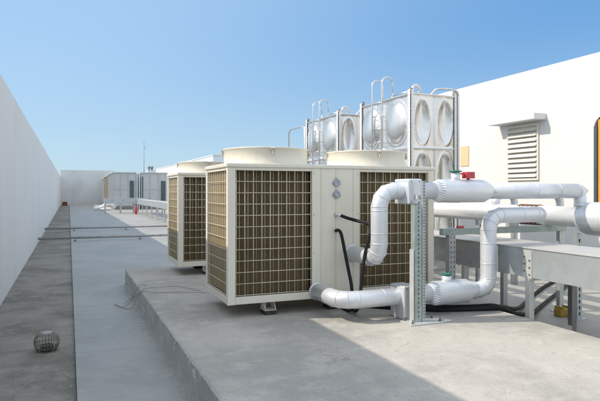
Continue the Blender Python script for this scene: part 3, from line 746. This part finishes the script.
    for y in (TY+.1, TY+.95): m.cyl((TX+.08, y, zt+.02), (TX+.08, y, zt+.09), .014, 8)
    m.build('guard_rail', 'inox_tube', t)
    return t
t1 = make_tank()
t2 = copy_tree(t1); t2.location.y += 3.8
t2['label'] = 'farther stainless panel water tank behind the first, mostly hidden by units'
gr = MB().tube([(7.35, 17.4, .0), (7.35, 17.4, 4.05), (7.42, 18.0, 4.12), (7.42, 18.9, 4.12), (7.42, 19.05, 4.0), (7.42, 19.05, .0)], .03, 12).build('vent_pipe', 'inox_tube')
tag(gr, 'bent steel pipe standing behind the farther water tank', 'pipe')

# ------------------------------------------------------------------ far cabinets
def cabinet(x0, x1, y0, y1, z1, label, front, side='cab', legs=True):
    t_ = thing('equipment_cabinet', ((x0+x1)/2, (y0+y1)/2, 0), label, 'cabinet', 'grey equipment cabinets at the far end')
    z0 = .35
    MB().box(x0+.05, x1-.05, y0+.05, y1-.05, z0, z1-.1).build('body', side, t_)
    mb = MB(); n = int((x1-x0)/.7)
    for k in range(n+1):
        x = x0+(x1-x0)*k/n; mb.box(x-.03, x+.03, y0, y0+.045, z0, z1-.1)
    mb.box(x0, x1, y0+.01, y0+.045, (z0+z1)/2-.04, (z0+z1)/2+.04)
    n = int((y1-y0)/.4)
    for k in range(n+1):
        y = y0+(y1-y0)*k/n; mb.box(x0, x0+.045, y-.03, y+.03, z0, z1-.1)
    mb.build('panel_rib', side, t_)
    MB().box(x0-.05, x1+.05, y0-.05, y1+.05, z1-.1, z1).build('roof', 'cab', t_)
    MB().box(x0+.1, x1-.1, y0+.1, y1-.1, .001, z0).build('base', 'steel_dark', t_)
    for (a, b, c, d) in front:
        MB().box(a, b, y0-.03, y0-.002, c, d).build('louvre_door', 'dark_panel', t_)
cabinet(4.15, 6.4, 60, 68, 3.84, 'nearest grey cabinet behind the cross trunking with one dark door', ((5.8, 6.2, .9, 2.95),))
cabinet(4.2, 6.3, 69, 77, 3.75, 'tan sided cabinet directly behind the grey cabinet row', (), 'cab_tan')
cabinet(4.25, 6.3, 78, 83, 3.65, 'last cabinet against the end wall, barely visible', ())
cabinet(6.95, 9.6, 60, 68, 3.84, 'right hand grey cabinet with dark louvre just left of the units', ((8.95, 9.4, .9, 2.95), (7.0, 7.12, .6, 3.4)))
for x, lab in ((6.55, 'left white post between the far grey cabinets'), (6.78, 'right white post between the far grey cabinets')):
    tag(MB().box(x-.06, x+.06, 60.2, 60.35, 0, 3.7).build('cabinet_post', 'pale_wall', bevel=.01), lab, 'post', 'white posts between cabinets')
# low white pipe bends near cabinets
wp = thing('pipe_bend', (3.4, 57, 0), 'pale low pipe bends on floor by the far cabinets', 'pipe')
MB().tube(smooth_path([(2.2,57,.2),(2.9,57,.35),(3.3,57,.6),(3.8,57.2,.6),(4.1,57.6,.3)]), .17, 16).build('jacket', 'pale_jacket', wp)
MB().tube(smooth_path([(2.7,56,.15),(3.2,56,.2),(3.7,56,.2)]), .13, 16).build('stub', 'pale_jacket', wp)
rb = thing('junction_box', (-.6, 80, 0), 'small reddish box at the far end of the gutter', 'box')
MB().box(-.85, -.2, 80, 80.4, -.05, .42).build('case', 'rust', rb, bevel=.02)
MB().box(-.87, -.18, 79.98, 80.42, .421, .46).build('lid', 'rust', rb)
# rooftop plant on next roof
ah = thing('rooftop_plant', (12, 90.5, -.5), 'small white rooftop box with dark vents above the far cabinets', 'rooftop plant')
MB().box(11.35, 12.7, 90.2, 92, -14, 5.15).build('body', 'bright_wall', ah)
for x in (11.7, 12.15): MB().cyl((x, 91, 5.15), (x, 91, 5.45), .14, 14).lathe((x, 91, 5.45), [(.14,0),(.22,.05),(.2,.3),(.1,.4),(0,.42)], 14).build('vent', 'steel_dark', ah)
pb = thing('pale_building', (18, 70, -14), 'pale blue rendered building beyond, above the half hidden unit', 'building')
MB().box(12.1, 27, 50, 86, -14, 5.1).build('wall', 'pale_wall', pb)
MB().box(12.05, 27.05, 49.95, 86.05, 5.102, 5.2).build('coping', 'bright_wall', pb)
MB().cyl((14.2, 84, 5.2), (14.2, 84, 5.9), .08, 10).build('vent', 'steel_dark', pb)
ms = thing('lightning_mast', (8.2, 69, 0), 'thin tall lightning mast rising above the far cabinets', 'mast')
MB().tube([(8.35, 69.5, 0), (8.35, 69.5, 4.2), (8.35, 69.5, 8.0)], [.05, .04, .022], 8).build('pole', 'steel_dark', ms)
MB().cyl((8.35, 69.5, 6.9), (8.55, 69.5, 7.3), .02, 6).build('tip', 'steel_dark', ms)

# ------------------------------------------------------------------ light, sky
K, T_ = .33, .93
EXPOSURE = .45; SKYS = .12; FILL_VEIL = (1.20, 1.28, 1.39)
az = math.atan2(-1, K); el = math.atan2(T_, math.hypot(1, K))
sun = bpy.data.lights.new('sun', 'SUN'); sun.energy = 3.1; sun.angle = R(.55); sun.color = (1, .90, .77)
so = bpy.data.objects.new('sun', sun); C.objects.link(so)
so.rotation_euler = Vector((-1, K, T_)).to_track_quat('Z', 'Y').to_euler(); so.location = (-20, 10, 30)
w = bpy.data.worlds.new('World'); bpy.context.scene.world = w; w.use_nodes = True
t = w.node_tree; bg = t.nodes['Background']
sky = t.nodes.new('ShaderNodeTexSky'); sky.sky_type = 'NISHITA'; sky.sun_disc = False
sky.sun_elevation = el; sky.sun_rotation = az
sky.altitude = 0; sky.air_density = 1.0; sky.dust_density = .3; sky.ozone_density = 2.2
# milky air: the clear-sky model is blended with the hazy blue of the day, paler towards the sun,
# and an added, unseen, shade-brightening veil lies overhead and behind the viewer
tc = t.nodes.new('ShaderNodeTexCoord').outputs['Generated']
def vdot(v):
    n = t.nodes.new('ShaderNodeVectorMath'); n.operation = 'DOT_PRODUCT'; t.links.new(tc, n.inputs[0]); n.inputs[1].default_value = v
    return n.outputs['Value']
SD = Vector((-1, K, T_)).normalized(); EXPO = 2**EXPOSURE; KS = 1/(SKYS*EXPO)
q = lambda c: tuple(v*KS for v in c)
blue = mix(t, ramp(t, vdot(tuple(SD)), -.22, .42), q((.15,.385,.75)), q((.40,.63,.91)))
haze = mix(t, ramp(t, vdot((0,0,1)), .30, -.02), blue, q((.46,.67,.84)))
col = mix(t, .82, sky.outputs[0], haze)
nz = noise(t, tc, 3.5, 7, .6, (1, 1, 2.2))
fill_veil = t.nodes.new('ShaderNodeMath'); fill_veil.operation = 'MULTIPLY'
t.links.new(ramp(t, vdot((.381, .925, 0)), .80, .40), fill_veil.inputs[0])
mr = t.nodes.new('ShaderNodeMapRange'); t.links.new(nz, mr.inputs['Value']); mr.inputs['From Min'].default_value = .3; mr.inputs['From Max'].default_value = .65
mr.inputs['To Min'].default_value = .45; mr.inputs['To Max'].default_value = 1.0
t.links.new(mr.outputs['Result'], fill_veil.inputs[1])
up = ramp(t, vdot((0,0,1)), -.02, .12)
v2 = t.nodes.new('ShaderNodeMath'); v2.operation = 'MULTIPLY'; t.links.new(fill_veil.outputs[0], v2.inputs[0]); t.links.new(up, v2.inputs[1])
col = mix(t, v2.outputs[0], col, q(FILL_VEIL))
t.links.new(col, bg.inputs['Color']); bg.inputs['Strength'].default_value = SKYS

cam = bpy.data.cameras.new('camera'); co = bpy.data.objects.new('camera', cam); C.objects.link(co)
cam.sensor_width = 36; cam.lens = 36*560/600; cam.shift_y = -9.5/600; cam.clip_end = 5000; cam.clip_start = .05
co.location = (0, 0, CAM); co.rotation_euler = (PI/2, 0, -math.atan(231/560))
S = bpy.context.scene; S.camera = co
S.view_settings.view_transform = 'Standard'; S.view_settings.look = 'None'; S.view_settings.gamma = 1; S.view_settings.exposure = EXPOSURE
